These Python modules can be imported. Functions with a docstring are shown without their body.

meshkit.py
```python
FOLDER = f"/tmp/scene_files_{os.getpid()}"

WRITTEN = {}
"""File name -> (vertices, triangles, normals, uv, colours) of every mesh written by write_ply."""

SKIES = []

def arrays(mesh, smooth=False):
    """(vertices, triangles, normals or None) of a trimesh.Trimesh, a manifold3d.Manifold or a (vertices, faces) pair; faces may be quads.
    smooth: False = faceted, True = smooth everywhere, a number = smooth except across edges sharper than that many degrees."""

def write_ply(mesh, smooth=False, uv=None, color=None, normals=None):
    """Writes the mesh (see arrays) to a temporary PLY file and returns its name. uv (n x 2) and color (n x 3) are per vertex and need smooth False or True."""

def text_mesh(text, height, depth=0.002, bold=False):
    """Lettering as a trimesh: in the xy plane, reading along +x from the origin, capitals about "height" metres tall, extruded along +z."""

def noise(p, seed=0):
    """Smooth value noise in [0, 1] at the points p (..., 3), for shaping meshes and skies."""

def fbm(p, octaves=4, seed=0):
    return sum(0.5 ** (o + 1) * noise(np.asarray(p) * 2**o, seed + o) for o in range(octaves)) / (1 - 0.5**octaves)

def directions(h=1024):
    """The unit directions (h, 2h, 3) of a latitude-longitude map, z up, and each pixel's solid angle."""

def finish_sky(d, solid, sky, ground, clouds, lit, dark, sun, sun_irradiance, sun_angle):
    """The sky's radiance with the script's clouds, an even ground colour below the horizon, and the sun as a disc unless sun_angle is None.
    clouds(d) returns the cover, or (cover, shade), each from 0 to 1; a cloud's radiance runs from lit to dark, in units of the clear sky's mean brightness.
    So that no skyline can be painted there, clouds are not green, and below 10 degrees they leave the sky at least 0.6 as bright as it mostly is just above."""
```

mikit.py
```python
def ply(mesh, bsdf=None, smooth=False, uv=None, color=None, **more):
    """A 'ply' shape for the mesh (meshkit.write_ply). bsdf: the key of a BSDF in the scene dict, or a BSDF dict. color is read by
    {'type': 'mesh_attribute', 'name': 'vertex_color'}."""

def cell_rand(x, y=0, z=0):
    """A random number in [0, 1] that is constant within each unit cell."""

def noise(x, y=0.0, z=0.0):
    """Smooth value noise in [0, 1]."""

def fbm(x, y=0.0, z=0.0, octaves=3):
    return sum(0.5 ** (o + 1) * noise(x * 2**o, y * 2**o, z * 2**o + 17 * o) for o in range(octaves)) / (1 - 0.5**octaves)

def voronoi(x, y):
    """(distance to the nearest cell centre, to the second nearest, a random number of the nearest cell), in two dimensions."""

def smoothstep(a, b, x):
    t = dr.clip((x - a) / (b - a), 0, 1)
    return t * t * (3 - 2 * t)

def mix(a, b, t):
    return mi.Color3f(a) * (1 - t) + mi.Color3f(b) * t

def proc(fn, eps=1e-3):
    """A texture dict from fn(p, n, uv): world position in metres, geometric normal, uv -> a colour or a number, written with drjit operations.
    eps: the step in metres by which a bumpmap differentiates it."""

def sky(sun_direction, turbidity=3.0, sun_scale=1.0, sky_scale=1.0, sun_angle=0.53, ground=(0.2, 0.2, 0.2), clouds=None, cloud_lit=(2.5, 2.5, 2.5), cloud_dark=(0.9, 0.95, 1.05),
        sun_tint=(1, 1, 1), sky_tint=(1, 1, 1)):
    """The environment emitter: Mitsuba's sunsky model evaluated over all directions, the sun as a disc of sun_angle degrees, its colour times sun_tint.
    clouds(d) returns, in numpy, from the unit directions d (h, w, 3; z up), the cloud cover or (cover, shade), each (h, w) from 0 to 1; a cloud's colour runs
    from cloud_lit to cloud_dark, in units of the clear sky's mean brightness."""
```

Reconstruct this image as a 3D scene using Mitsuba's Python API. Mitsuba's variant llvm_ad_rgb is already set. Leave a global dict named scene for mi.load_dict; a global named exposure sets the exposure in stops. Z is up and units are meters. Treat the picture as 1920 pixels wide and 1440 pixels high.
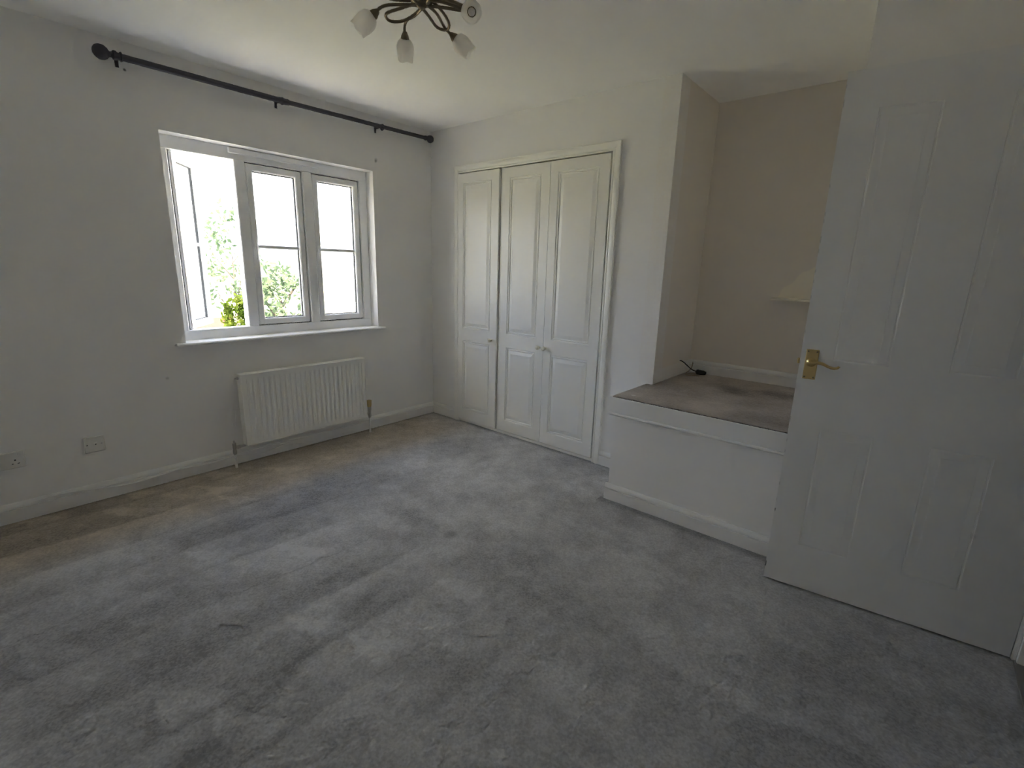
import math
import numpy as np, trimesh, mitsuba as mi, mikit
import drjit as dr
from shapely.geometry import Polygon, box as sbox
from mikit import noise, fbm, cell_rand, smoothstep, mix
T = mi.ScalarTransform4f
scene, labels = {}, {}
rng = np.random.default_rng(7)

# ------------------------------------------------------------------ camera, sky, sun, exposure
CAM = np.array([-2.7809, -3.2685, 1.2942])
FW = np.array([0.7440, 0.6261, -0.2334])
UP = np.array([0.1600, 0.1717, 0.9721])
scene['camera'] = {'type': 'perspective', 'fov': math.degrees(2 * math.atan(960 / 906.137)), 'fov_axis': 'x', 'near_clip': 0.05, 'far_clip': 400.0,
                   'to_world': T().look_at(origin=CAM.tolist(), target=(CAM + FW).tolist(), up=UP.tolist())}


def clouds(d):
    from meshkit import fbm as f
    n = f(d * np.array([3.0, 3.0, 5.0]), 5, 3)
    return np.clip((n - 0.30) * 4.0, 0, 1), np.clip((n - 0.55) * 2.0, 0, 0.5)


scene['sky'] = mikit.sky([-0.55, -0.55, 0.95], turbidity=3.5, sun_scale=0.8, clouds=clouds, cloud_lit=(1.5, 1.55, 1.65), cloud_dark=(1.0, 1.05, 1.12),
                         ground=(0.24, 0.24, 0.20), sky_tint=(0.95, 1.0, 1.08))
exposure = 5.68

# ------------------------------------------------------------------ materials


def mat(name, color, rough=0.5, spec=0.5, **kw):
    scene[name] = {'type': 'twosided', 'bsdf': {'type': 'principled', 'base_color': color if isinstance(color, dict) else {'type': 'rgb', 'value': list(color)}, 'roughness': rough, 'specular': spec, **kw}}
    return name


def bumped(name, color, fn, scale, rough=0.8, eps=1e-3, spec=0.3, **kw):
    scene[name] = {'type': 'twosided', 'bsdf': {'type': 'bumpmap', 'arbitrary': mikit.proc(fn, eps), 'scale': scale,
                   'bsdf': {'type': 'principled', 'base_color': color if isinstance(color, dict) else {'type': 'rgb', 'value': list(color)}, 'roughness': rough, 'specular': spec, **kw}}}
    return name


def wall_bump(p, n, uv):
    return fbm(p.x * 160, p.y * 160, p.z * 160, 2)


def spot(a, b, ca, cb, r, soft=0.5):
    d = dr.sqrt(dr.square(a - ca) + dr.square(b - cb))
    return 1 - smoothstep(r * (1 - soft), r * (1 + soft), d)


def wall_color(p, n, uv):
    v = fbm(p.x * 1.3 + 3, p.y * 1.3, p.z * 1.3, 3)
    c = mix((0.785, 0.778, 0.765), (0.815, 0.808, 0.795), v)
    near = dr.select(dr.abs(p.y) < 0.01, 1.0, 0.0)      # marks on the window wall: filled screw holes and scuffs
    m = spot(p.x, p.z, -0.522, 2.038, 0.012) * 0.35 + spot(p.x, p.z, -0.527, 2.028, 0.009) * 0.35 + spot(p.x, p.z, -1.985, 2.207, 0.006) * 0.8
    m = m + spot(p.x, p.z, -1.99, 0.62, 0.008) * 0.25
    return c * (1 - mi.Float(m) * near)


def ceiling_color(p, n, uv):
    return mix((0.85, 0.845, 0.825), (0.87, 0.865, 0.845), fbm(p.x, p.y, 0.0, 3))


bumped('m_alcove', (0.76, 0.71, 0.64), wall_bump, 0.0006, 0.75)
bumped('m_wall', mikit.proc(wall_color), wall_bump, 0.0006, 0.75)
bumped('m_ceiling', mikit.proc(ceiling_color), wall_bump, 0.0006, 0.85)


def pile(p, n, uv):
    return 0.6 * fbm(p.x * 120, p.y * 120, 0.0, 3) + 0.8 * fbm(p.x * 30, p.y * 30, 3.0, 2) + 0.5 * noise(p.x * 8, p.y * 8, 1.0)


def carpet_color(p, n, uv):
    # pile brushed this way and that: swept strips along the window wall, wedges where the sweeper turned, trodden blotches in the middle
    rag = fbm(p.x * 26, p.y * 26, 4.0, 2) - 0.5
    wx = p.x + 0.10 * (noise(p.x * 2.2, p.y * 2.2, 5.0) - 0.5) + 0.05 * rag
    wy = p.y + 0.07 * (noise(p.x * 1.7, p.y * 1.7, 9.0) - 0.5) + 0.03 * wx + 0.03 * rag
    row = dr.floor(wy / 0.24)
    fy = wy / 0.24 - row
    cellx = (wx + cell_rand(row, 3) * 2.0) / 0.42 + (0.10 + 0.35 * cell_rand(row, 4)) * fy
    seg = dr.floor(cellx)
    fx = cellx - seg
    blend = smoothstep(0.0, 0.10, fx)
    tone = cell_rand(row, seg - 1, 2) * (1 - blend) + cell_rand(row, seg, 2) * blend
    strip = 0.55 * tone + 0.45 * fy * smoothstep(1.0, 0.93, fy)
    wedge = (1 - smoothstep(-0.03, 0.04, dr.abs(fx - 0.5) - 0.20 * (1 - fy))) * smoothstep(0.02, 0.2, fy)
    swept = 0.75 * strip + 0.45 * wedge * smoothstep(0.45, 0.8, cell_rand(row, seg, 7))
    left = smoothstep(-1.0, -1.8, p.x + 0.3 * (fbm(p.x * 3, p.y * 3, 6.0, 2) - 0.5)) * smoothstep(-2.7, -1.9, p.y)
    trod = fbm(p.x * 2.4 + 11, p.y * 2.4, 0.0, 4)
    trod2 = fbm(p.x * 9 + 5, p.y * 9, 2.0, 3)
    v = 0.5 + 0.03 + (trod - 0.5) * 0.62 + (trod2 - 0.5) * 0.48 + rag * 0.24 + left * (swept - 0.42) * 0.62
    # stretched ridges: one running towards the door wall, one slanting across the near left
    rx = p.x + 1.37 + 0.12 * (noise(p.y * 3, 2.0, 8.0) - 0.5)
    along = smoothstep(-2.0, -2.25, p.y)
    v = v - along * 0.13 * (1 - smoothstep(0.0, 0.05, dr.abs(rx + 0.05 * rag))) - along * 0.10 * smoothstep(0.08, -0.05, rx + 0.08 * rag) * smoothstep(-0.55, -0.15, rx)
    r2 = dr.abs((p.y + 2.0) - 0.33 * (p.x + 2.55))
    v = v - 0.22 * (1 - smoothstep(0.0, 0.06, r2)) * smoothstep(-2.8, -2.4, p.x) * smoothstep(-1.7, -1.95, p.x)
    fib = fbm(p.x * 150, p.y * 150, 1.0, 2)
    v = v + (fib - 0.5) * 0.55
    # darker margin along the skirting
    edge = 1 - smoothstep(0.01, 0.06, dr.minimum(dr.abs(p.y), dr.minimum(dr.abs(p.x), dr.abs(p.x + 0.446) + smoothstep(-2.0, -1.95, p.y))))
    c = mix((0.215, 0.215, 0.220), (0.545, 0.548, 0.558), dr.clip(v, 0, 1))
    warm_cast = smoothstep(-0.72, -0.40, p.y + 0.12 * (trod - 0.5)) * smoothstep(0.2, -0.4, p.x) * 0.9  # warm cast of the light by the window wall, painted into the carpet colour
    c = c * (mi.Color3f(1.0) * (1 - warm_cast) + mi.Color3f(0.97, 0.85, 0.70) * warm_cast)
    spot1 = spot(p.x, p.y, -1.31, -1.66, 0.03, 0.6)
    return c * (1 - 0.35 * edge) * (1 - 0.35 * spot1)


def platform_color(p, n, uv):
    v = fbm(p.x * 3.2 + 2, p.y * 3.2 + 7, 0.0, 4)
    w = fbm(p.x * 120, p.y * 120, 0.0, 2)
    c = mix((0.20, 0.175, 0.155), (0.44, 0.40, 0.37), dr.clip(0.5 + (v - 0.5) * 2.0 + (w - 0.5) * 0.5, 0, 1))
    st = spot(p.x, p.y, 0.25, -2.46, 0.07, 0.8)
    c = c * (1 - 0.35 * st)
    pale = spot(p.x, p.y, -0.33, -2.10, 0.013, 0.4)
    return c * (1 - pale) + mi.Color3f(0.6, 0.58, 0.55) * pale


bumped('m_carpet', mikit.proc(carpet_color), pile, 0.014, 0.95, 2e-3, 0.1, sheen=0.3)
bumped('m_platform_carpet', mikit.proc(platform_color), pile, 0.010, 0.95, 2e-3, 0.1, sheen=0.3)
mat('m_trim', (0.80, 0.795, 0.78), 0.35)
mat('m_upvc', (0.90, 0.905, 0.915), 0.3)
mat('m_cream', (0.83, 0.82, 0.775), 0.33)
mat('m_knob', (0.78, 0.74, 0.62), 0.22)
mat('m_radiator', (0.80, 0.79, 0.765), 0.35)
mat('m_socket', (0.70, 0.69, 0.66), 0.35)
mat('m_dark', (0.02, 0.02, 0.02), 0.5)
mat('m_gasket', (0.05, 0.055, 0.06), 0.6)
mat('m_pole', (0.05, 0.05, 0.06), 0.38, metallic=0.3)
mat('m_bronze', (0.17, 0.145, 0.10), 0.38, metallic=0.85)
mat('m_brass', (0.56, 0.43, 0.20), 0.28, metallic=1.0)
mat('m_chrome', (0.45, 0.44, 0.43), 0.25, metallic=1.0)
mat('m_plug', (0.015, 0.016, 0.015), 0.35)
mat('m_wire', (0.32, 0.26, 0.20), 0.5)
mat('m_shelf', (0.83, 0.78, 0.66), 0.45)
mat('m_strip', (0.30, 0.29, 0.28), 0.35, metallic=0.7)
mat('m_concrete', (0.5, 0.49, 0.46), 0.9)
scene['m_glass'] = {'type': 'thindielectric', 'int_ior': 1.5}
scene['m_frost'] = {'type': 'principledthin', 'base_color': {'type': 'rgb', 'value': [0.93, 0.92, 0.90]}, 'roughness': 0.35, 'spec_trans': 0.45, 'diff_trans': 1.1, 'eta': 1.4}
scene['m_bulb'] = {'type': 'principledthin', 'base_color': {'type': 'rgb', 'value': [0.75, 0.74, 0.72]}, 'roughness': 0.6, 'spec_trans': 0.0, 'diff_trans': 0.8}


def door_paint(p, n, uv):
    chip = cell_rand(dr.floor(p.z / 0.012), 5)
    edge = dr.select(p.y > -2.9265, 1.0, 0.0) * dr.select(p.z < 0.35, 1.0, 0.25)
    k = dr.select(chip > 0.86, 1.0, 0.0) * edge
    scuff = spot(p.y, p.z, -3.53, 0.42, 0.009, 0.6) * 0.12
    return mi.Color3f(0.77, 0.775, 0.765) * (1 - 0.85 * k) * (1 - scuff)


def door_grain(p, n, uv):
    return fbm(p.x * 300, p.y * 300, p.z * 14, 2)


bumped('m_door', mikit.proc(door_paint), door_grain, 0.0008, 0.42, 1e-3, 0.5)


def leaf_color(p, n, uv):
    return mix((0.025, 0.05, 0.008), (0.085, 0.11, 0.02), noise(p.x * 5, p.y * 5, p.z * 5))


scene['m_leaf'] = {'type': 'principledthin', 'base_color': mikit.proc(leaf_color), 'roughness': 0.5, 'diff_trans': 0.9, 'spec_trans': 0.0}
def hazed_leaf_color(p, n, uv):  # leaf green paled to carry window haze and sun glare in its colour
    return mix((0.06, 0.10, 0.055), (0.16, 0.21, 0.13), noise(p.x * 5, p.y * 5, p.z * 5))


scene['m_leaf_hazed'] = {'type': 'principledthin', 'base_color': mikit.proc(hazed_leaf_color), 'roughness': 0.5, 'diff_trans': 0.9, 'spec_trans': 0.0}
mat('m_bark', (0.06, 0.052, 0.042), 0.9)
mat('m_rooftile', (0.10, 0.025, 0.018), 0.8)


def brick_color(p, n, uv):
    r = dr.floor(p.z / 0.075)
    u = (p.x + p.y) / 0.225 + 0.5 * (r - 2 * dr.floor(r / 2))
    f, g = u - dr.floor(u), p.z / 0.075 - r
    mortar = dr.select((f < 0.05) | (g < 0.14), 1.0, 0.0)
    return mix((0.30, 0.11, 0.07), (0.42, 0.19, 0.12), cell_rand(r, dr.floor(u))) * (1 - mortar) + mi.Color3f(0.45, 0.42, 0.38) * mortar


mat('m_brick', mikit.proc(brick_color), 0.9)


def lawn_color(p, n, uv):
    return mix((0.19, 0.20, 0.135), (0.28, 0.285, 0.20), fbm(p.x * 1.2, p.y * 1.2, 0.0, 4))


mat('m_lawn', mikit.proc(lawn_color), 0.95, 0.1)

# ------------------------------------------------------------------ mesh helpers


def numbered(key):
    if key not in scene and key not in labels:
        return key
    i = 1
    while f'{key}_{i:03d}' in scene or f'{key}_{i:03d}' in labels:
        i += 1
    return f'{key}_{i:03d}'


def put(key, mesh, m, smooth=False, **lab):
    key = numbered(key)
    scene[key] = mikit.ply(mesh, m, smooth=smooth)
    if lab:
        labels[key] = lab
    return key


def thing(key, label, category, group=None):
    key = numbered(key)
    labels[key] = {'label': label, 'category': category, **({'group': group} if group else {})}
    return key


def struct(key, mesh, m, label, smooth=False):
    return put(key, mesh, m, smooth, kind='structure', label=label)


def cat(*ms):
    flat = []
    for x in ms:
        flat += x if isinstance(x, list) else [x]
    return trimesh.util.concatenate(flat)


def box(a, b, c=0.0):
    """Axis-aligned box from corner a to corner b, its edges chamfered by c."""
    a, b = np.minimum(a, b).astype(float), np.maximum(a, b).astype(float)
    if c <= 0:
        return trimesh.creation.box(bounds=[a, b])
    c = min(c, 0.45 * (b - a).min())
    pts = []
    for s in np.ndindex(2, 2, 2):
        p = np.where(s, b, a)
        d = np.where(s, -1, 1) * c
        for k in range(3):
            q = p.copy()
            for j in range(3):
                if j != k:
                    q[j] += d[j]
            pts.append(q)
    return trimesh.convex.convex_hull(np.array(pts))


class Fr:
    """A local frame: u along a wall to the right as one faces it, v up, w out of the wall towards the room."""

    def __init__(s, origin, u):
        u = np.array([u[0], u[1], 0.0]) / np.hypot(u[0], u[1])
        s.m = np.eye(4)
        s.m[:3, 0], s.m[:3, 1], s.m[:3, 2], s.m[:3, 3] = u, (0, 0, 1), np.cross(u, (0, 0, 1)), origin

    def __call__(s, mesh):
        m = mesh.copy()
        m.apply_transform(s.m)
        return m

    def p(s, u, v, w):
        return (s.m @ np.array([u, v, w, 1.0]))[:3]


def plate(poly, w0, w1):
    """A polygon of the (u, v) plane extruded from w0 to w1."""
    m = trimesh.creation.extrude_polygon(poly, w1 - w0, engine='earcut')
    m.apply_translation([0, 0, w0])
    return m


def profile_u(prof, u0, u1):
    """A profile in (w, v) extruded along u."""
    m = trimesh.creation.extrude_polygon(Polygon(prof), u1 - u0, engine='earcut')   # x=w, y=v, z=along
    v = m.vertices.copy()
    m.vertices = np.stack([u0 + v[:, 2], v[:, 1], v[:, 0]], 1)
    m.invert()
    m.fix_normals()
    return m


def profile_v(prof, v0, v1):
    """A profile in (u, w) extruded along v."""
    m = trimesh.creation.extrude_polygon(Polygon(prof), v1 - v0, engine='earcut')
    v = m.vertices.copy()
    m.vertices = np.stack([v[:, 0], v0 + v[:, 2], v[:, 1]], 1)
    m.fix_normals()
    return m


def tube(pts, r, n=10, smooth_n=0):
    pts = np.asarray(pts, float)
    if smooth_n:
        from scipy.interpolate import CubicSpline
        s = np.r_[0, np.cumsum(np.linalg.norm(np.diff(pts, axis=0), axis=1))]
        pts = CubicSpline(s, pts)(np.linspace(0, s[-1], smooth_n))
    r = np.broadcast_to(r, len(pts))
    t = np.gradient(pts, axis=0)
    t /= np.linalg.norm(t, axis=1, keepdims=True)
    a = np.cross(t[0], [0, 0, 1] if abs(t[0][2]) < 0.9 else [1, 0, 0])
    vs = []
    for i in range(len(pts)):
        a = a - t[i] * (a @ t[i])
        a /= np.linalg.norm(a)
        b = np.cross(t[i], a)
        th = np.arange(n) * 2 * math.pi / n
        vs.append(pts[i] + r[i] * (np.cos(th)[:, None] * a + np.sin(th)[:, None] * b))
    v = np.vstack(vs + [pts[:1], pts[-1:]])
    f = []
    for i in range(len(pts) - 1):
        for j in range(n):
            k = (j + 1) % n
            f += [[i * n + j, i * n + k, (i + 1) * n + k], [i * n + j, (i + 1) * n + k, (i + 1) * n + j]]
    e = (len(pts) - 1) * n
    for j in range(n):
        k = (j + 1) % n
        f += [[len(v) - 2, k, j], [len(v) - 1, e + j, e + k]]
    return trimesh.Trimesh(v, f, process=False)


def lathe(prof, p, axis=(0, 0, 1), n=24):
    """(radius, height) pairs turned about an axis through p."""
    m = trimesh.creation.revolve(np.array(prof, float), sections=n)
    m.apply_transform(trimesh.geometry.align_vectors([0, 0, 1], np.asarray(axis, float)))
    m.apply_translation(p)
    return m


def rings(rect, steps):
    """A moulded panel over the rectangle: steps of (inset, w), then the flat middle."""
    u0, v0, u1, v1 = rect
    V, F = [], []
    for i, w in steps:
        V += [[u0 + i, v0 + i, w], [u1 - i, v0 + i, w], [u1 - i, v1 - i, w], [u0 + i, v1 - i, w]]
    for k in range(len(steps) - 1):
        for j in range(4):
            a, b = 4 * k + j, 4 * k + (j + 1) % 4
            F += [[a, b, b + 4], [a, b + 4, a + 4]]
    e = 4 * (len(steps) - 1)
    F += [[e, e + 1, e + 2], [e, e + 2, e + 3]]
    return trimesh.Trimesh(V, F, process=False)


def chamfered_slab(u0, v0, u1, v1, w0, w1, holes, c=0.0015):
    poly = sbox(u0, v0, u1, v1)
    for h in holes:
        poly = poly.difference(sbox(*h))
    return cat(plate(poly, w1 - 0.008, w1), box((u0, v0, w0), (u1, v1, w1 - 0.008)))


# ------------------------------------------------------------------ the room
H = 2.334
XL, YF = -3.12, -3.72               # left wall, door wall
XB, YA, YR = 0.60, -2.06, -2.95     # alcove: back, left side, right side
XS = -0.44                          # wall behind the open door
WX0, WX1, WZ0, WZ1 = -1.874, -0.554, 0.800, 1.958
back, right = Fr((0, 0, 0), (1, 0)), Fr((0, 0, 0), (0, -1))
front, leftw = Fr((0, YF, 0), (-1, 0)), Fr((XL, 0, 0), (0, 1))

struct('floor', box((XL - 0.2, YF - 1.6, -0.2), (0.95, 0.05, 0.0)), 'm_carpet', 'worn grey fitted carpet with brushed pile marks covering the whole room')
struct('ceiling', box((XL - 0.2, YF - 1.6, H), (0.95, 0.3, H + 0.25)), 'm_ceiling', 'plain white painted ceiling')
struct('wall_back', back(plate(sbox(XL - 0.2, -0.2, 0.95, H + 0.02).difference(sbox(WX0, WZ0, WX1, WZ1)), -0.28, 0.0)), 'm_wall', 'white wall around the window')
struct('wall_left', box((XL - 0.2, YF - 1.6, -0.2), (XL, 0.05, H + 0.02)), 'm_wall', 'white wall left of the window')
# wall with the wardrobe: u = -y
struct('wall_right', right(plate(sbox(-0.05, -0.1, -YA, H + 0.02).difference(sbox(0.352, -0.2, 1.678, 1.992)), -0.12, 0.0)), 'm_wall', 'white wall around the fitted wardrobe')
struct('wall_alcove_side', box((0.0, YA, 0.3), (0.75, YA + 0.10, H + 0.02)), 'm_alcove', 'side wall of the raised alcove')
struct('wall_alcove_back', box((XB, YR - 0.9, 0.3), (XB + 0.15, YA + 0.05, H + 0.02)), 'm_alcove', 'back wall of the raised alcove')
struct('wall_stair', box((XS, YF - 0.11, -0.1), (XB + 0.1, YR, H + 0.02)), 'm_wall', 'white wall behind the open door')
DX0, DX1 = -1.315, -0.520            # doorway
struct('wall_front', front(plate(sbox(-XS - 0.02, -0.1, -XL + 0.1, H + 0.02).difference(sbox(-DX1, -0.2, -DX0, 2.0)), -0.11, 0.0)), 'm_wall', 'white wall with the doorway')
struct('wall_landing', cat(box((-2.2, -5.15, -0.1), (-2.1, YF - 0.11, H)), box((0.4, -5.15, -0.1), (0.5, YF - 0.11, H)), box((-2.2, -5.2, -0.1), (0.5, -5.1, H))), 'm_wall', 'white walls of the landing beyond the doorway')

SK = [(0, 0), (0.016, 0), (0.016, 0.066), (0.0095, 0.0675), (0.0095, 0.0715), (0.0150, 0.0735), (0.0145, 0.080), (0.0105, 0.088), (0.006, 0.0925), (0.005, 0.097), (0, 0.097)]
SKL = 'white painted skirting board '
struct('baseboard_back', back(profile_u(SK, XL, -0.0)), 'm_trim', SKL + 'under the window', 40)
struct('baseboard_right', cat(right(profile_u(SK, 0.0, 0.298)), right(profile_u(SK, 1.732, 2.012))), 'm_trim', SKL + 'beside the wardrobe', 40)
struct('baseboard_left', leftw(profile_u(SK, YF, 0.0)), 'm_trim', SKL + 'of the left wall', 40)
struct('baseboard_front', front(profile_u(SK, 1.39, -XL)), 'm_trim', SKL + 'of the door wall', 40)
struct('baseboard_stair', Fr((XS, 0, 0), (0, -1))(profile_u(SK, 2.955, 3.70)), 'm_trim', SKL + 'behind the open door', 40)
PZ = 0.608
struct('baseboard_alcove', cat(Fr((0, YA, PZ), (-1, 0))(profile_u(SK, -XB, -0.002)), Fr((XB, 0, PZ), (0, -1))(profile_u(SK, -YA, -YR))), 'm_trim', SKL + 'on the raised alcove floor', 40)

# ------------------------------------------------------------------ raised box in the alcove
bl, br_ = 2.010, 2.949
bx = thing('platform_box', 'white boxed-in platform with a carpeted top filling the alcove', 'platform')
put(bx + '__front_panel', box((-0.416, -br_, 0.0), (-0.39, -bl - 0.022, 0.60)), 'm_wall')
put(bx + '__side_panel', box((-0.41, -bl - 0.042, 0.0), (0.0, -bl - 0.022, 0.60)), 'm_wall')
FA = [(0, 0.0), (0.006, 0.0), (0.016, 0.004), (0.020, 0.010), (0.018, 0.016), (0.009, 0.019), (0.009, 0.025), (0.014, 0.026), (0.014, 0.106), (0.011, 0.109), (0, 0.109)]
fb = Fr((-0.416, 0, 0.505), (0, -1))
put(bx + '__fascia', cat(fb(profile_u(FA, bl, br_)), box((-0.43, -bl - 0.02, 0.53), (0.0, -bl, 0.6135), 0.002), box((-0.435, -bl - 0.02, 0.507), (0.0, -bl + 0.004, 0.525), 0.004)), 'm_trim', 40,
    label='white moulded edge board')
# carpet with a slightly uneven cut front edge
n = 140
ys = np.linspace(-bl - 0.012, YR + 0.001, n)
ed = -0.423 + 0.003 * np.sin(ys * 60) + rng.uniform(-0.003, 0.003, n)
poly = Polygon([(-0.001, -bl - 0.012)] + list(zip(ed, ys)) + [(XB - 0.001, YR + 0.001), (XB - 0.001, YA - 0.001), (-0.001, YA - 0.001)])
cm = trimesh.creation.extrude_polygon(poly, 0.02, engine='earcut')
cm.apply_translation([0, 0, 0.598])
put(bx + '__carpet', cm, 'm_platform_carpet', label='taupe carpet with worn patches')
put(bx + '__edge_gap', box((-0.4275, YR + 0.002, 0.60), (-0.4195, -bl - 0.014, 0.6145)), 'm_dark', label='dark frayed carpet edge')
BS = [(w, v * 0.98) for w, v in SK]
put(bx + '__skirting', cat(Fr((-0.416, 0, 0), (0, -1))(profile_u(BS, bl + 0.006, br_)), Fr((0, -bl - 0.022, 0), (-1, 0))(profile_u(BS, 0.0, 0.432))) if False else
    cat(Fr((-0.416, 0, 0), (0, -1))(profile_u(BS, bl + 0.006, br_)), box((-0.43, -bl - 0.022, 0.0), (0.0, -bl - 0.008, 0.068), 0.001), box((-0.424, -bl - 0.022, 0.068), (0.0, -bl - 0.014, 0.092), 0.002)), 'm_trim', 40)

# ------------------------------------------------------------------ window
FY = -0.09                                     # w of the frame's inner face
win = 'window_1'
labels[win] = {'label': 'white three-light window with its left casement open', 'kind': 'structure'}
fx0, fx1, fz0, fz1 = WX0, WX1, 0.815, WZ1
lights = [(-1.821, -1.478), (-1.415, -1.050), (-0.985, -0.617)]
gz0, gz1 = 0.874, 1.888
fr = [box((fx0, fz0 - 0.01, -0.16), (fx1, gz0, FY), 0.003), box((fx0, gz1, -0.16), (fx1, fz1, FY), 0.003)]
fr += [box((a, gz0 - 0.002, -0.16), (b, gz1 + 0.002, FY + d), 0.004) for a, b, d in ((fx0, -1.821, 0), (-1.478, -1.415, 0.002), (-1.050, -0.985, 0.002), (-0.617, fx1, 0))]
put(win + '__frame', back(cat(fr)), 'm_upvc')
put(win + '__trickle_vent', back(cat(box((-1.505, 1.921, FY - 0.005), (-0.937, 1.953, FY + 0.018), 0.003), box((-1.49, 1.945, FY), (-0.95, 1.957, FY + 0.010), 0.002))), 'm_upvc', label='long flat trickle vent')


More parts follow.
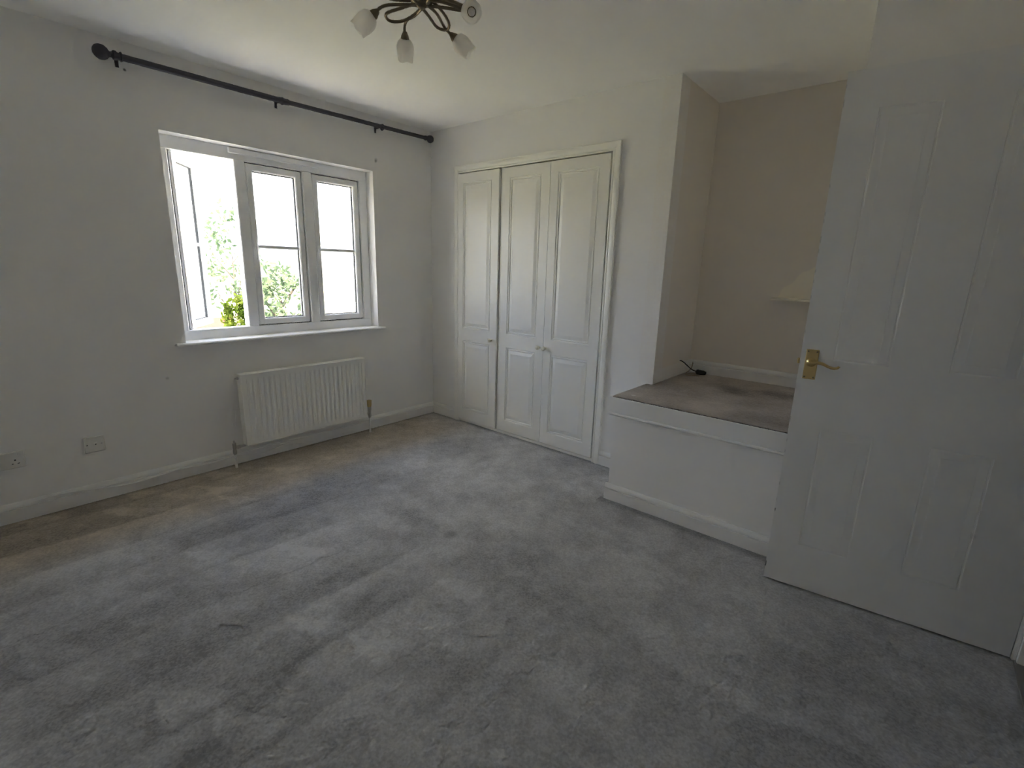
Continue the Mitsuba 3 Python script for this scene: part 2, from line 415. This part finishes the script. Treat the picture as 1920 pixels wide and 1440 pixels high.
def sash(u0, v0, u1, v1, place, handle_side=None):
    s = 0.042
    sh_ = 0.062 if handle_side is None else s
    key = numbered(win + '__casement')
    bars = [box((u0, v0, -0.03), (u0 + sh_, v1, 0.024), 0.006), box((u1 - s, v0, -0.03), (u1, v1, 0.024), 0.006),
            box((u0, v0, -0.03), (u1, v0 + s, 0.024), 0.006), box((u0, v1 - s, -0.03), (u1, v1, 0.024), 0.006)]
    scene[key] = mikit.ply(place(cat(bars)), 'm_upvc')
    labels[key] = {'label': 'white casement swung open outwards' if handle_side is None else 'closed white casement'}
    put(key + '__pane', place(trimesh.Trimesh([[u0 + s - 0.005, v0 + s - 0.005, 0], [u1 - s + 0.005, v0 + s - 0.005, 0], [u1 - s + 0.005, v1 - s + 0.005, 0], [u0 + s - 0.005, v1 - s + 0.005, 0]], [[0, 1, 2], [0, 2, 3]], process=False)), 'm_glass')
    a0, a1, b0, b1, q = u0 + sh_, u1 - s, v0 + s, v1 - s, 0.005
    put(key + '__glazing_seal', place(cat(box((a0 - 0.001, b0, -0.006), (a0 + q, b1, 0.006)), box((a1 - q, b0, -0.006), (a1 + 0.001, b1, 0.006)), box((a0, b0 - 0.001, -0.006), (a1, b0 + q, 0.006)), box((a0, b1 - q, -0.006), (a1, b1 + 0.001, 0.006)))), 'm_gasket', label='dark glazing seal')
    put(key + '__glazing_bar', place(cat(box((u0 + s, 1.374, -0.012), (u1 - s, 1.394, -0.002)), box((u0 + s, 1.374, 0.002), (u1 - s, 1.394, 0.012), 0.003))), 'm_upvc')
    g = 0.0045
    put(key + '__gasket', place(cat(box((u0 - g, v0 - g, -0.02), (u0 + 0.001, v1 + g, 0.010)), box((u1 - 0.001, v0 - g, -0.02), (u1 + g, v1 + g, 0.010)),
        box((u0, v0 - g, -0.02), (u1, v0 + 0.001, 0.010)), box((u0, v1 - 0.001, -0.02), (u1, v1 + g, 0.010)))), 'm_gasket', label='dark seal')
    hu = (u0 + 0.018) if handle_side else (u1 - 0.020)
    put(key + '__handle', place(cat(box((hu - 0.010, 1.365, 0.022), (hu + 0.010, 1.43, 0.030), 0.004), box((hu - 0.008, 1.39, 0.028), (hu + 0.008, 1.412, 0.046), 0.004), box((hu - 0.008, 1.30, 0.038), (hu + 0.008, 1.412, 0.050), 0.005))), 'm_upvc')


e = 0.005
swing = math.radians(52)
hinge = Fr((-1.818, 0.125, 0), (math.cos(swing), math.sin(swing)))
sash(0.0, gz0 + e, 0.335, gz1 - e, hinge)
for a, b in lights[1:]:
    sash(a + e, gz0 + e, b - e, gz1 - e, Fr((0, 0.122, 0), (1, 0)), 'left')
struct('trim_1', back(cat(box((fx0 + 0.0, 0.79, -0.15), (fx1, 0.815, 0.002)), box((-1.932, 0.797, -0.005), (-0.497, 0.815, 0.032), 0.006))), 'm_trim', 'white window sill board')

# ------------------------------------------------------------------ curtain pole
cp = thing('curtain_pole', 'dark metal curtain pole with ball finials above the window', 'curtain pole')
PA, PB = np.array([-2.045, -0.09, 2.2345]), np.array([-0.120, -0.09, 2.254])
PM = PA + (PB - PA) * 0.425
PM[2] -= 0.006
put(cp + '__rod', tube([PA, PM], 0.0155, 20), 'm_pole', 40)
put(cp + '__rod', tube([PM, PB], 0.0130, 20), 'm_pole', 40)
put(cp + '__collar', tube([PM - [0.03, 0, 0], PM + [0.03, 0, 0]], 0.0175, 20), 'm_pole', 40)
ax = (PA - PB) / np.linalg.norm(PA - PB)
FIN = [(0, -0.015), (0.019, -0.015), (0.021, -0.010), (0.021, 0.0), (0.014, 0.004), (0.012, 0.010), (0.013, 0.014)]
BALL = FIN + [(0.033 * math.sin(t), 0.046 - 0.033 * math.cos(t)) for t in np.linspace(0.45, math.pi, 16)]
put(cp + '__finial', lathe(BALL, PA, ax), 'm_pole', 40)
put(cp + '__finial', lathe([(r * 0.85, h * 0.85) for r, h in BALL], PB, -ax), 'm_pole', 40)
for x, z in ((-2.015, 2.2345), (-1.235, 2.236), (-0.522, 2.244)):
    put(cp + '__bracket', cat(box((x - 0.008, -0.004, z - 0.026), (x + 0.008, 0.0, z + 0.030), 0.0015), tube([(x, -0.003, z + 0.006), (x, -0.09, z + 0.004)], 0.006, 8),
        tube([(x, -0.09 + 0.018 * math.cos(t), z + 0.018 * math.sin(t)) for t in np.linspace(0, 2 * math.pi, 18)], 0.0045, 8)), 'm_pole')

# ------------------------------------------------------------------ radiator
rd = thing('radiator', 'white ribbed panel radiator on the wall below the window', 'radiator')
RX0, RX1, RZ0, RZ1 = -1.640, -0.752, 0.133, 0.603
nr = 24
pitch = (RX1 - RX0 - 0.06) / nr
us = np.linspace(RX0 + 0.004, RX1 - 0.004, 24 * nr // 2 + 1)
vs_ = np.r_[RZ0 + 0.004, RZ0 + 0.028, RZ0 + 0.042, np.linspace(RZ0 + 0.055, RZ1 - 0.055, 6), RZ1 - 0.042, RZ1 - 0.028, RZ1 - 0.004]
U, V_ = np.meshgrid(us, vs_)
ph = (U - RX0 - 0.03) / pitch
inside = (ph > 0) & (ph < nr)
ch = np.where(inside, np.clip((np.abs((ph % 1) - 0.5) - 0.16) / 0.22, 0, 1), 0)      # proud channels with grooves between
ch = ch * ch * (3 - 2 * ch)
fade = np.clip(np.minimum(V_ - (RZ0 + 0.028), RZ1 - 0.028 - V_) / 0.025, 0, 1)
Wd = 0.102 - 0.0055 * ch * fade
vv = np.stack([U.ravel(), V_.ravel(), Wd.ravel()], 1)
nu = len(us)
ff = [[i * nu + j, i * nu + j + 1, (i + 1) * nu + j + 1, (i + 1) * nu + j] for i in range(len(vs_) - 1) for j in range(nu - 1)]
sheet = trimesh.Trimesh(vv, np.array([[q[0], q[1], q[2]] for q in ff] + [[q[0], q[2], q[3]] for q in ff]), process=False)
put(rd + '__panel', back(cat(sheet, box((RX0 + 0.004, RZ0 + 0.004, 0.05), (RX1 - 0.004, RZ1 - 0.004, 0.092)))), 'm_radiator', 30)
put(rd + '__edge', back(cat(box((RX0, RZ1 - 0.008, 0.045), (RX1, RZ1, 0.104), 0.003), box((RX0, RZ0, 0.045), (RX1, RZ0 + 0.008, 0.104), 0.003),
    box((RX0, RZ0, 0.045), (RX0 + 0.008, RZ1, 0.104), 0.003), box((RX1 - 0.008, RZ0, 0.045), (RX1, RZ1, 0.104), 0.003))), 'm_radiator')
for x in (-1.45, -0.95):
    put(rd + '__wall_bracket', box((x - 0.02, -0.055, 0.2), (x + 0.02, 0.0, 0.55), 0.002), 'm_radiator')
vl = np.array([-1.705, -0.075, 0.135])
lv = put(rd + '__lockshield_valve', cat(lathe([(0, -0.045), (0.009, -0.045), (0.012, -0.035), (0.012, -0.018), (0.009, -0.012), (0.011, 0.0), (0.012, 0.012), (0.012, 0.03), (0.007, 0.033), (0.005, 0.046), (0, 0.046)], vl, n=12),
    tube([vl, vl + [0.03, 0, 0]], 0.008, 10), lathe([(0, 0), (0.012, 0), (0.012, 0.016), (0, 0.016)], vl + [0.018, 0, 0], (1, 0, 0), 6), tube([vl + [0.03, 0, 0], vl + [0.07, 0, 0]], 0.007, 10)), 'm_chrome', 30, label='dull metal lockshield valve')
put(rd + '__pipe', tube([vl - [0, 0, 0.044], (vl[0], vl[1], 0.0)], 0.0075, 12), 'm_trim', 40)
vr = np.array([-0.722, -0.085, 0.165])
put(rd + '__thermostatic_valve', cat(lathe([(0, -0.045), (0.008, -0.045), (0.013, -0.032), (0.013, -0.018), (0.010, -0.012), (0.012, 0.0), (0.013, 0.015), (0.014, 0.022), (0.014, 0.048), (0, 0.048)], vr, n=14),
    tube([vr - [0.035, 0, 0.005], vr], 0.009, 10), lathe([(0, 0), (0.013, 0), (0.013, 0.016), (0, 0.016)], vr - [0.034, 0, 0.005], (1, 0, 0), 6)), 'm_chrome', 30, label='dull metal valve body')
put(rd + '__valve_cap', lathe([(0, 0.046), (0.0165, 0.046), (0.0175, 0.052), (0.0185, 0.090), (0.0175, 0.096), (0.013, 0.0985), (0, 0.0985)], vr, n=20), 'm_brass', 40, label='tarnished brass valve cap')
put(rd + '__pipe', tube([vr - [0, 0, 0.044], (vr[0], vr[1], 0.0)], 0.0075, 12), 'm_trim', 40)
put(rd + '__bleed_plug', lathe([(0, 0), (0.009, 0), (0.009, 0.012), (0.005, 0.014), (0.005, 0.02), (0, 0.02)], (RX0, -0.075, 0.578), (-1, 0, 0), 8), 'm_chrome', label='small metal bleed plug')

# thin cable clipped along the skirting
cpts = [(-2.62, -0.020, 0.085), (-2.45, -0.021, 0.082), (-2.2, -0.022, 0.050), (-2.0, -0.022, 0.064), (-1.82, -0.021, 0.052), (-1.66, -0.022, 0.060), (-1.5, -0.021, 0.030), (-1.36, -0.023, 0.055), (-1.22, -0.024, 0.016), (-1.05, -0.022, 0.012), (-0.8, -0.022, 0.010)]
put('telephone_cable', tube(cpts, 0.0035, 8, 90), 'm_trim', 40, label='thin white cable running loosely along the skirting under the radiator', category='cable')

# ------------------------------------------------------------------ wall sockets
so = thing('double_socket', 'white double power socket on the wall at the left edge', 'socket')
sx0, sx1, sz0, sz1 = -2.766, -2.622, 0.272, 0.358
put(so + '__plate', back(box((sx0, sz0, 0.0), (sx1, sz1, 0.010), 0.004)), 'm_socket')
for cx in (sx0 + 0.037, sx1 - 0.037):
    c_ = 0.5 * (sz0 + sz1) - 0.012
    put(so + '__pin_hole', back(cat(box((cx - 0.003, c_ + 0.008, 0.008), (cx + 0.003, c_ + 0.016, 0.0104)), box((cx - 0.014, c_ - 0.008, 0.008), (cx - 0.007, c_ - 0.004, 0.0104)), box((cx + 0.007, c_ - 0.008, 0.008), (cx + 0.014, c_ - 0.004, 0.0104)))), 'm_dark')
    sg = 1 if cx > -2.7 else -1
    put(so + '__switch', back(box((cx - 0.006 + sg * 0.018, sz1 - 0.026, 0.008), (cx + 0.006 + sg * 0.018, sz1 - 0.008, 0.0135), 0.002)), 'm_socket')
ap = thing('aerial_plate', 'square white aerial plate on the wall left of the radiator', 'socket')
ax0, ax1, az0, az1 = -2.402, -2.314, 0.272, 0.360
put(ap + '__plate', back(box((ax0, az0, 0.0), (ax1, az1, 0.009), 0.004)), 'm_socket')
acx, acz = 0.5 * (ax0 + ax1), 0.5 * (az0 + az1)
put(ap + '__outlet', back(cat(lathe([(0, 0.006), (0.010, 0.006), (0.010, 0.011), (0.006, 0.012), (0.006, 0.018), (0, 0.018)], (acx + 0.004, acz + 0.002, 0.0), n=16))), 'm_socket', 40)
put(ap + '__outlet_core', back(lathe([(0, 0.017), (0.003, 0.017), (0.003, 0.0185), (0, 0.0185)], (acx + 0.004, acz + 0.002, 0.0), n=10)), 'm_dark')
for sg in (-1, 1):
    put(ap + '__screw', back(lathe([(0, 0.008), (0.0035, 0.008), (0.003, 0.010), (0, 0.0105)], (acx + sg * 0.030, acz, 0.0), n=10)), 'm_chrome' if sg > 0 else 'm_dark')

# ------------------------------------------------------------------ fitted wardrobe (u = -y, w towards the room)
wd = thing('fitted_wardrobe', 'cream fitted wardrobe with three panelled doors built into the wall', 'wardrobe')
AP = [(0, 0), (0.014, 0), (0.016, 0.004), (0.016, 0.010), (0.013, 0.014), (0.016, 0.020), (0.020, 0.026), (0.021, 0.044), (0.019, 0.049), (0.021, 0.053), (0, 0.053)]   # (w, distance from the opening)
o0, o1, ot = 0.352, 1.679, 1.992
put(wd + '__architrave', cat(right(profile_v([(o0 - d, w) for w, d in AP], 0.0, ot + 0.053)), right(profile_v([(o1 + d, w) for w, d in AP], 0.0, ot + 0.053)),
    right(profile_u([(w, ot + d) for w, d in AP], o0 - 0.053, o1 + 0.053))), 'm_cream', 40)
put(wd + '__carcass', cat(right(box((o0, 0.0, -0.60), (o1, 0.02, -0.02))), right(box((o0, 0, -0.62), (o1, ot, -0.60))), right(box((o0 - 0.02, 0, -0.62), (o0, ot, -0.0))), right(box((o1, 0, -0.62), (o1 + 0.02, ot, -0.0))),
    right(box((o0, ot, -0.62), (o1, ot + 0.02, 0.0)))), 'm_cream')
put(wd + '__plinth', right(box((o0, 0.0, -0.02), (o1, 0.020, 0.006), 0.002)), 'm_cream')
put(wd + '__post', right(box((0.773, 0.0, -0.03), (0.800, ot, 0.002), 0.002)), 'm_cream')
PANEL = [(0, 0.0), (0.004, -0.0055), (0.009, -0.0055), (0.011, -0.001), (0.0155, -0.001), (0.019, -0.007), (0.025, -0.0065), (0.046, -0.001)]
for lab, u0, u1, wf, kn in (('left-hand panelled door', 0.3565, 0.7695, 0.019, 0.722), ('middle panelled door', 0.8020, 1.2175, 0.010, 1.186), ('right-hand panelled door', 1.2215, 1.6660, 0.011, 1.241)):
    v0, v1 = 0.026, 1.984
    m0, m1 = u0 + 0.062, u1 - 0.070
    if u0 < 0.5:
        m0, m1 = u0 + 0.040, u1 - 0.070
    lo, up = (m0, 0.116, m1, 0.701), (m0, 0.804, m1, 1.916)
    d = numbered(wd + '__door')
    scene[d] = mikit.ply(right(chamfered_slab(u0, v0, u1, v1, wf - 0.019, wf, [lo, up])), 'm_cream')
    labels[d] = {'label': lab}
    for q in (lo, up):
        put(d + '__panel', right(rings(q, [(i, wf + w) for i, w in PANEL])), 'm_cream')
    put(d + '__knob', right(lathe([(0, 0), (0.009, 0), (0.0085, 0.003), (0.006, 0.006), (0.0055, 0.012), (0.009, 0.016), (0.0145, 0.020), (0.0165, 0.026), (0.0145, 0.033), (0.008, 0.0365), (0, 0.037)], (kn, 0.741, wf), n=24)), 'm_knob', True, label='small cream knob')

# ------------------------------------------------------------------ open room door
dor = Fr((-0.6165, -2.9233, 0.008), (0.0873, -0.7779))
DW = 0.783
d1 = 'door_1'
DP = [(0, 0), (0.002, -0.0009), (0.006, -0.0010), (0.009, -0.0003), (0.032, -0.0006), (0.035, -0.0001)]
dpan = [(0.106, 0.192, 0.278, 0.705), (0.443, 0.192, 0.612, 0.705), (0.106, 0.975, 0.278, 1.850), (0.443, 0.975, 0.612, 1.850)]
leaf = chamfered_slab(0, 0, DW, 1.975, -0.035, 0.0, dpan)
struct(d1, dor(leaf), 'm_door', 'white moulded panel door standing open into the room')
for q in dpan:
    put(d1 + '__panel', dor(rings(q, DP)), 'm_door')
hp = numbered(d1 + '__handle')
scene[hp] = mikit.ply(dor(cat(box((0.0175, 0.895, 0.0), (0.0605, 1.012, 0.004), 0.002))), 'm_brass')
labels[hp] = {'label': 'brass lever handle on a rectangular backplate'}
put(hp + '__rose', dor(lathe([(0, 0), (0.0165, 0), (0.0175, 0.003), (0.0145, 0.007), (0.009, 0.011), (0.0085, 0.022), (0, 0.022)], (0.039, 0.962, 0.003), n=24)), 'm_brass', 40)
put(hp + '__lever', dor(tube([(0.033, 0.962, 0.026), (0.045, 0.964, 0.030), (0.060, 0.966, 0.032), (0.080, 0.963, 0.032), (0.098, 0.955, 0.032), (0.114, 0.952, 0.032), (0.126, 0.955, 0.031), (0.131, 0.961, 0.030)],
    np.interp(np.linspace(0, 1, 40), [0, 0.15, 0.6, 1], [0.0085, 0.0068, 0.0055, 0.0045]), 10, 40)), 'm_brass', True)
for u in (0.024, 0.054):
    for v in (0.903, 1.004):
        put(hp + '__screw', dor(lathe([(0, 0.0035), (0.0032, 0.0035), (0.0028, 0.0052), (0, 0.0056)], (u, v, 0.0), n=10)), 'm_bronze')
put(d1 + '__latch', dor(box((-0.010, 0.950, -0.024), (0.002, 0.972, -0.011), 0.003)), 'm_brass', label='brass latch bolt in the door edge')
for v in (0.20, 1.0, 1.70):
    put(d1 + '__hinge', dor(tube([(DW + 0.004, v, 0.001), (DW + 0.004, v + 0.076, 0.001)], 0.005, 10)), 'm_brass', 40)
# door lining, stop and architrave round the doorway
LT = 2.0
struct('trim_2', front(cat(box((-DX1 - 0.001, 0, -0.125), (-DX1 + 0.027, LT, 0.002)), box((-DX0 - 0.027, 0, -0.125), (-DX0 + 0.001, LT, 0.002)), box((-DX1, LT - 0.027, -0.125), (-DX0, LT + 0.001, 0.002)),
    box((-DX1 + 0.02, 0, -0.09), (-DX1 + 0.040, LT - 0.02, -0.042), 0.002), box((-DX0 - 0.040, 0, -0.09), (-DX0 - 0.02, LT - 0.02, -0.042), 0.002))), 'm_trim', 'white door lining and stop')
struct('trim_3', front(cat(box((-DX0 - 0.01, 0, 0.0), (-DX0 + 0.058, LT + 0.055, 0.016), 0.005), box((-DX1 - 0.050, 0, 0.0), (-DX1 + 0.012, LT + 0.055, 0.016), 0.005), box((-DX1 - 0.050, LT - 0.01, 0.0), (-DX0 + 0.058, LT + 0.058, 0.016), 0.005))), 'm_trim', 'white door architrave')
struct('trim_4', box((DX0, YF - 0.030, 0.0), (DX1, YF + 0.010, 0.006), 0.003), 'm_strip', 'metal carpet strip across the doorway')

# ------------------------------------------------------------------ in the alcove: scalloped shelf, plug and wires
sh = thing('wall_shelf', 'cream wall shelf with a scalloped back in the alcove, partly behind the door', 'shelf')
bf = Fr((XB, 0, 0), (0, -1))
c0 = 2.765
half = [(-0.215, 1.160), (-0.205, 1.178), (-0.203, 1.200), (-0.190, 1.222), (-0.168, 1.237), (-0.146, 1.250), (-0.132, 1.270), (-0.118, 1.296), (-0.098, 1.316), (-0.066, 1.328), (-0.045, 1.345), (-0.020, 1.352), (0.0, 1.353)]
out = [(c0 + u * 0.98, v) for u, v in half] + [(c0 - u * 0.84, v) for u, v in half[::-1][1:]]
put(sh + '__back_board', bf(plate(Polygon(out), 0.0, 0.014)), 'm_shelf')
put(sh + '__board', bf(box((c0 - 0.235, 1.146, 0.0), (c0 + 0.18, 1.162, 0.085), 0.003)), 'm_shelf')

pg = thing('power_plug', 'black mains plug and lead lying on the alcove carpet', 'plug')
pc = np.array([0.520, -2.168, 0.619])
import manifold3d as m3d
pts = []
for (x, y, z, r) in ((-0.022, 0.013, 0.015, 0.010), (-0.022, -0.013, 0.015, 0.010), (0.026, 0.010, 0.013, 0.010), (0.026, -0.010, 0.013, 0.010), (0.030, 0.0, 0.020, 0.008), (-0.018, 0.012, 0.028, 0.008), (-0.018, -0.012, 0.028, 0.008), (0.0, 0.016, 0.016, 0.012), (0.0, -0.016, 0.016, 0.012)):
    s_ = trimesh.creation.icosphere(2, r)
    pts.append(s_.vertices + [x, y, z])
body = trimesh.convex.convex_hull(np.vstack(pts))
body.apply_transform(trimesh.transformations.rotation_matrix(math.radians(-62), [0, 0, 1]))
body.apply_translation(pc)
put(pg + '__body', body, 'm_plug', 50)
put(pg + '__lead', tube([(0.405, -2.060, 0.718), (0.412, -2.070, 0.716), (0.430, -2.085, 0.702), (0.455, -2.105, 0.676), (0.478, -2.122, 0.656), (0.500, -2.140, 0.644), (0.512, -2.150, 0.640)], 0.0033, 8, 40), 'm_plug', 40)
put('loose_wire', tube([(0.585, -2.085, 0.690), (0.55, -2.085, 0.640), (0.49, -2.080, 0.623), (0.45, -2.10, 0.622), (0.44, -2.13, 0.621), (0.47, -2.15, 0.622), (0.50, -2.13, 0.623), (0.49, -2.10, 0.622), (0.44, -2.095, 0.6235), (0.42, -2.12, 0.622), (0.45, -2.150, 0.622), (0.46, -2.18, 0.621)], 0.0032, 8, 80), 'm_wire', 40,
    label='loops of thin brown wire on the alcove carpet beside the black plug', category='cable')
put('cable_grommet', Fr((0, YA, 0), (-1, 0))(lathe([(0, 0), (0.014, 0), (0.013, 0.004), (0.006, 0.006), (0, 0.006)], (-0.405, 0.718, 0.0), n=16)), 'm_trim', 40, label='small white cable outlet on the alcove side wall', category='cable outlet')

# ------------------------------------------------------------------ ceiling light: five twisted arms with frosted glass shades
cl = thing('ceiling_light', 'bronze ceiling light with five twisted arms and frosted glass shades', 'ceiling light')
LC = np.array([-1.490, -1.710, 0.0])
put(cl + '__ceiling_rose', lathe([(0, H), (0.062, H), (0.060, H - 0.008), (0.048, H - 0.020), (0.022, H - 0.030), (0.013, H - 0.034), (0.013, H - 0.10), (0, H - 0.10)], LC, n=28), 'm_bronze', 30)
put(cl + '__hub', lathe([(0, 2.238), (0.030, 2.238), (0.042, 2.228), (0.044, 2.214), (0.036, 2.204), (0.020, 2.198), (0.012, 2.188), (0, 2.184)], LC, n=28), 'm_bronze', 30)
SHADE_AT = [(129, 0.205, 2.140, 128, 38), (66, 0.250, 2.140, 52, 60), (3, 0.215, 2.140, -42, 38), (-76, 0.208, 2.140, -136, 24), (201, 0.190, 2.170, 201, 25)]
for ang, rad, z, az, dip in SHADE_AT:
    a = math.radians(ang)
    er, pr = np.array([math.cos(a), math.sin(a), 0]), np.array([-math.sin(a), math.cos(a), 0])
    L = lambda r_, s_, z_: LC + er * r_ + pr * s_ + [0, 0, z_]
    az, dip = math.radians(az), math.radians(dip)
    axis = np.array([math.cos(az) * math.cos(dip), math.sin(az) * math.cos(dip), -math.sin(dip)])
    end = L(rad, 0.0, z) - axis * 0.050
    neck = end - axis * 0.03
    arm = numbered(cl + '__arm')
    scene[arm] = mikit.ply(tube([L(0.012, 0.012, 2.224), L(-0.03, 0.038, 2.210), L(-0.09, 0.050, 2.194), L(-0.145, 0.036, 2.184), L(-0.163, 0.012, 2.184), L(-0.155, -0.010, 2.188), L(-0.11, -0.016, 2.194), L(-0.03, -0.012, 2.200), L(0.05, -0.006, 2.200), 0.5 * (L(0.05, -0.006, 2.200) + neck) + [0, 0, 0.004], neck, end], 0.0052, 10, 100), 'm_bronze', smooth=True)
    put(arm + '__lamp_holder', lathe([(0, -0.012), (0.007, -0.012), (0.010, -0.006), (0.015, 0.004), (0.0165, 0.012), (0.013, 0.016), (0, 0.016)], end, axis, 20), 'm_bronze', 40)
    # shade: round at the neck, pinched square towards the rim
    rows = [(0.012, 0.012), (0.022, 0.015), (0.030, 0.024), (0.034, 0.036), (0.035, 0.050), (0.033, 0.064), (0.0305, 0.078), (0.030, 0.088)]
    n_ = 32
    th = np.arange(n_) * 2 * math.pi / n_
    vv = []
    for k, (r_, h_) in enumerate(rows):
        q = max(0.0, (k - 3) / (len(rows) - 4))
        rr = r_ * (1 + 0.07 * q * np.cos(4 * th))
        hh = h_ + 0.003 * q * np.cos(4 * th)
        vv.append(np.stack([rr * np.cos(th), rr * np.sin(th), hh], 1))
    vv = np.vstack(vv)
    ff = [[i * n_ + j, i * n_ + (j + 1) % n_, (i + 1) * n_ + (j + 1) % n_, (i + 1) * n_ + j] for i in range(len(rows) - 1) for j in range(n_)]
    ff = [[f[0], f[1], f[2]] for f in ff] + [[f[0], f[2], f[3]] for f in ff]
    sm = trimesh.Trimesh(vv, ff, process=False)
    sm.apply_transform(trimesh.geometry.align_vectors([0, 0, 1], axis))
    sm.apply_translation(end)
    put(arm + '__shade', sm, 'm_frost', True, label='frosted glass tulip shade')
    put(arm + '__bulb', lathe([(0, 0.0165), (0.0125, 0.0165), (0.0125, 0.028), (0.0105, 0.032), (0.0105, 0.05), (0.008, 0.062), (0.004, 0.067), (0, 0.068)], end, axis, 16), 'm_bulb', True)

# ------------------------------------------------------------------ outside: garden, trees, an outbuilding
GZ = -2.75
put('garden_ground', box((-40, 0.5, GZ - 0.3), (60, 90, GZ)), 'm_lawn', kind='structure', label='sunlit lawn outside the window')
put('garden_path', box((-10, 0.5, GZ - 0.1), (10, 3.0, GZ + 0.03)), 'm_concrete', kind='structure', label='pale paving below the window')


def tree(label, base, height, crown, nleaf, leaf, seed, m):
    r = np.random.default_rng(seed)
    t = thing('garden_tree', label, 'tree')
    b = np.array(base, float)
    top, k_ = b + [0.1, 0.1, height * 0.75], 0.35 if nleaf < 1000 else 1.0
    put(t + '__trunk', cat(tube([b, b + [0.05, 0, height * 0.4], top], [0.14 * k_, 0.10 * k_, 0.04 * k_], 8), [tube([b + [0.03, 0, height * (0.3 + 0.08 * k)], b + np.array([math.cos(2.4 * k) * crown[0] * 0.6, math.sin(2.4 * k) * crown[1] * 0.6, height * (0.55 + 0.06 * k)])], [0.05 * k_, 0.02 * k_], 6) for k in range(6)]), 'm_bark')
    c = b + [0, 0, height - crown[2]]
    ncl = 38
    d = r.normal(size=(ncl, 3))
    d /= np.linalg.norm(d, axis=1, keepdims=True)
    cc = c + d * np.array(crown) * r.uniform(0.35, 1.0, (ncl, 1)) ** 0.6
    k = r.integers(0, ncl, nleaf)
    q = cc[k] + r.normal(size=(nleaf, 3)) * np.array(crown) * 0.11
    a = r.normal(size=(nleaf, 3))
    a /= np.linalg.norm(a, axis=1, keepdims=True)
    w = np.cross(a, r.normal(size=(nleaf, 3)))
    w /= np.linalg.norm(w, axis=1, keepdims=True)
    s = leaf * r.uniform(0.6, 1.3, (nleaf, 1))
    v = np.stack([q - a * s, q + w * s * 0.45, q + a * s, q - w * s * 0.45], 1).reshape(-1, 3)
    i = np.arange(nleaf)[:, None] * 4
    f = np.vstack([i + [0, 1, 2], i + [0, 2, 3]])
    put(t + '__foliage', trimesh.Trimesh(v, f, process=False), m, kind='stuff')


tree('loose-leaved tree with glass haze painted pale into its leaves, behind the middle light of the window', (2.62, 8.8, GZ), 4.15, (0.75, 0.8, 1.25), 1500, 0.085, 3, 'm_leaf_hazed')
tree('leafy green bush at the lower right of the open casement view', (0.92, 6.4, GZ), 3.60, (0.42, 0.42, 0.95), 4200, 0.055, 5, 'm_leaf')
tree('tall sparse tree seen pale through the open casement', (3.35, 13.5, GZ), 5.6, (1.15, 1.2, 1.5), 700, 0.10, 9, 'm_leaf_hazed')
ob = thing('outbuilding', 'red brick outbuilding with a tiled roof low beyond the window', 'building')
put(ob + '__wall', box((-1.6, 10.0, GZ), (2.35, 13.0, -1.4)), 'm_brick')
put(ob + '__roof', Fr((0, 0, 0), (1, 0))(profile_u([(-9.8, -1.45), (-13.2, -1.45), (-11.5, -0.25)], -1.75, 2.5)), 'm_rooftile')
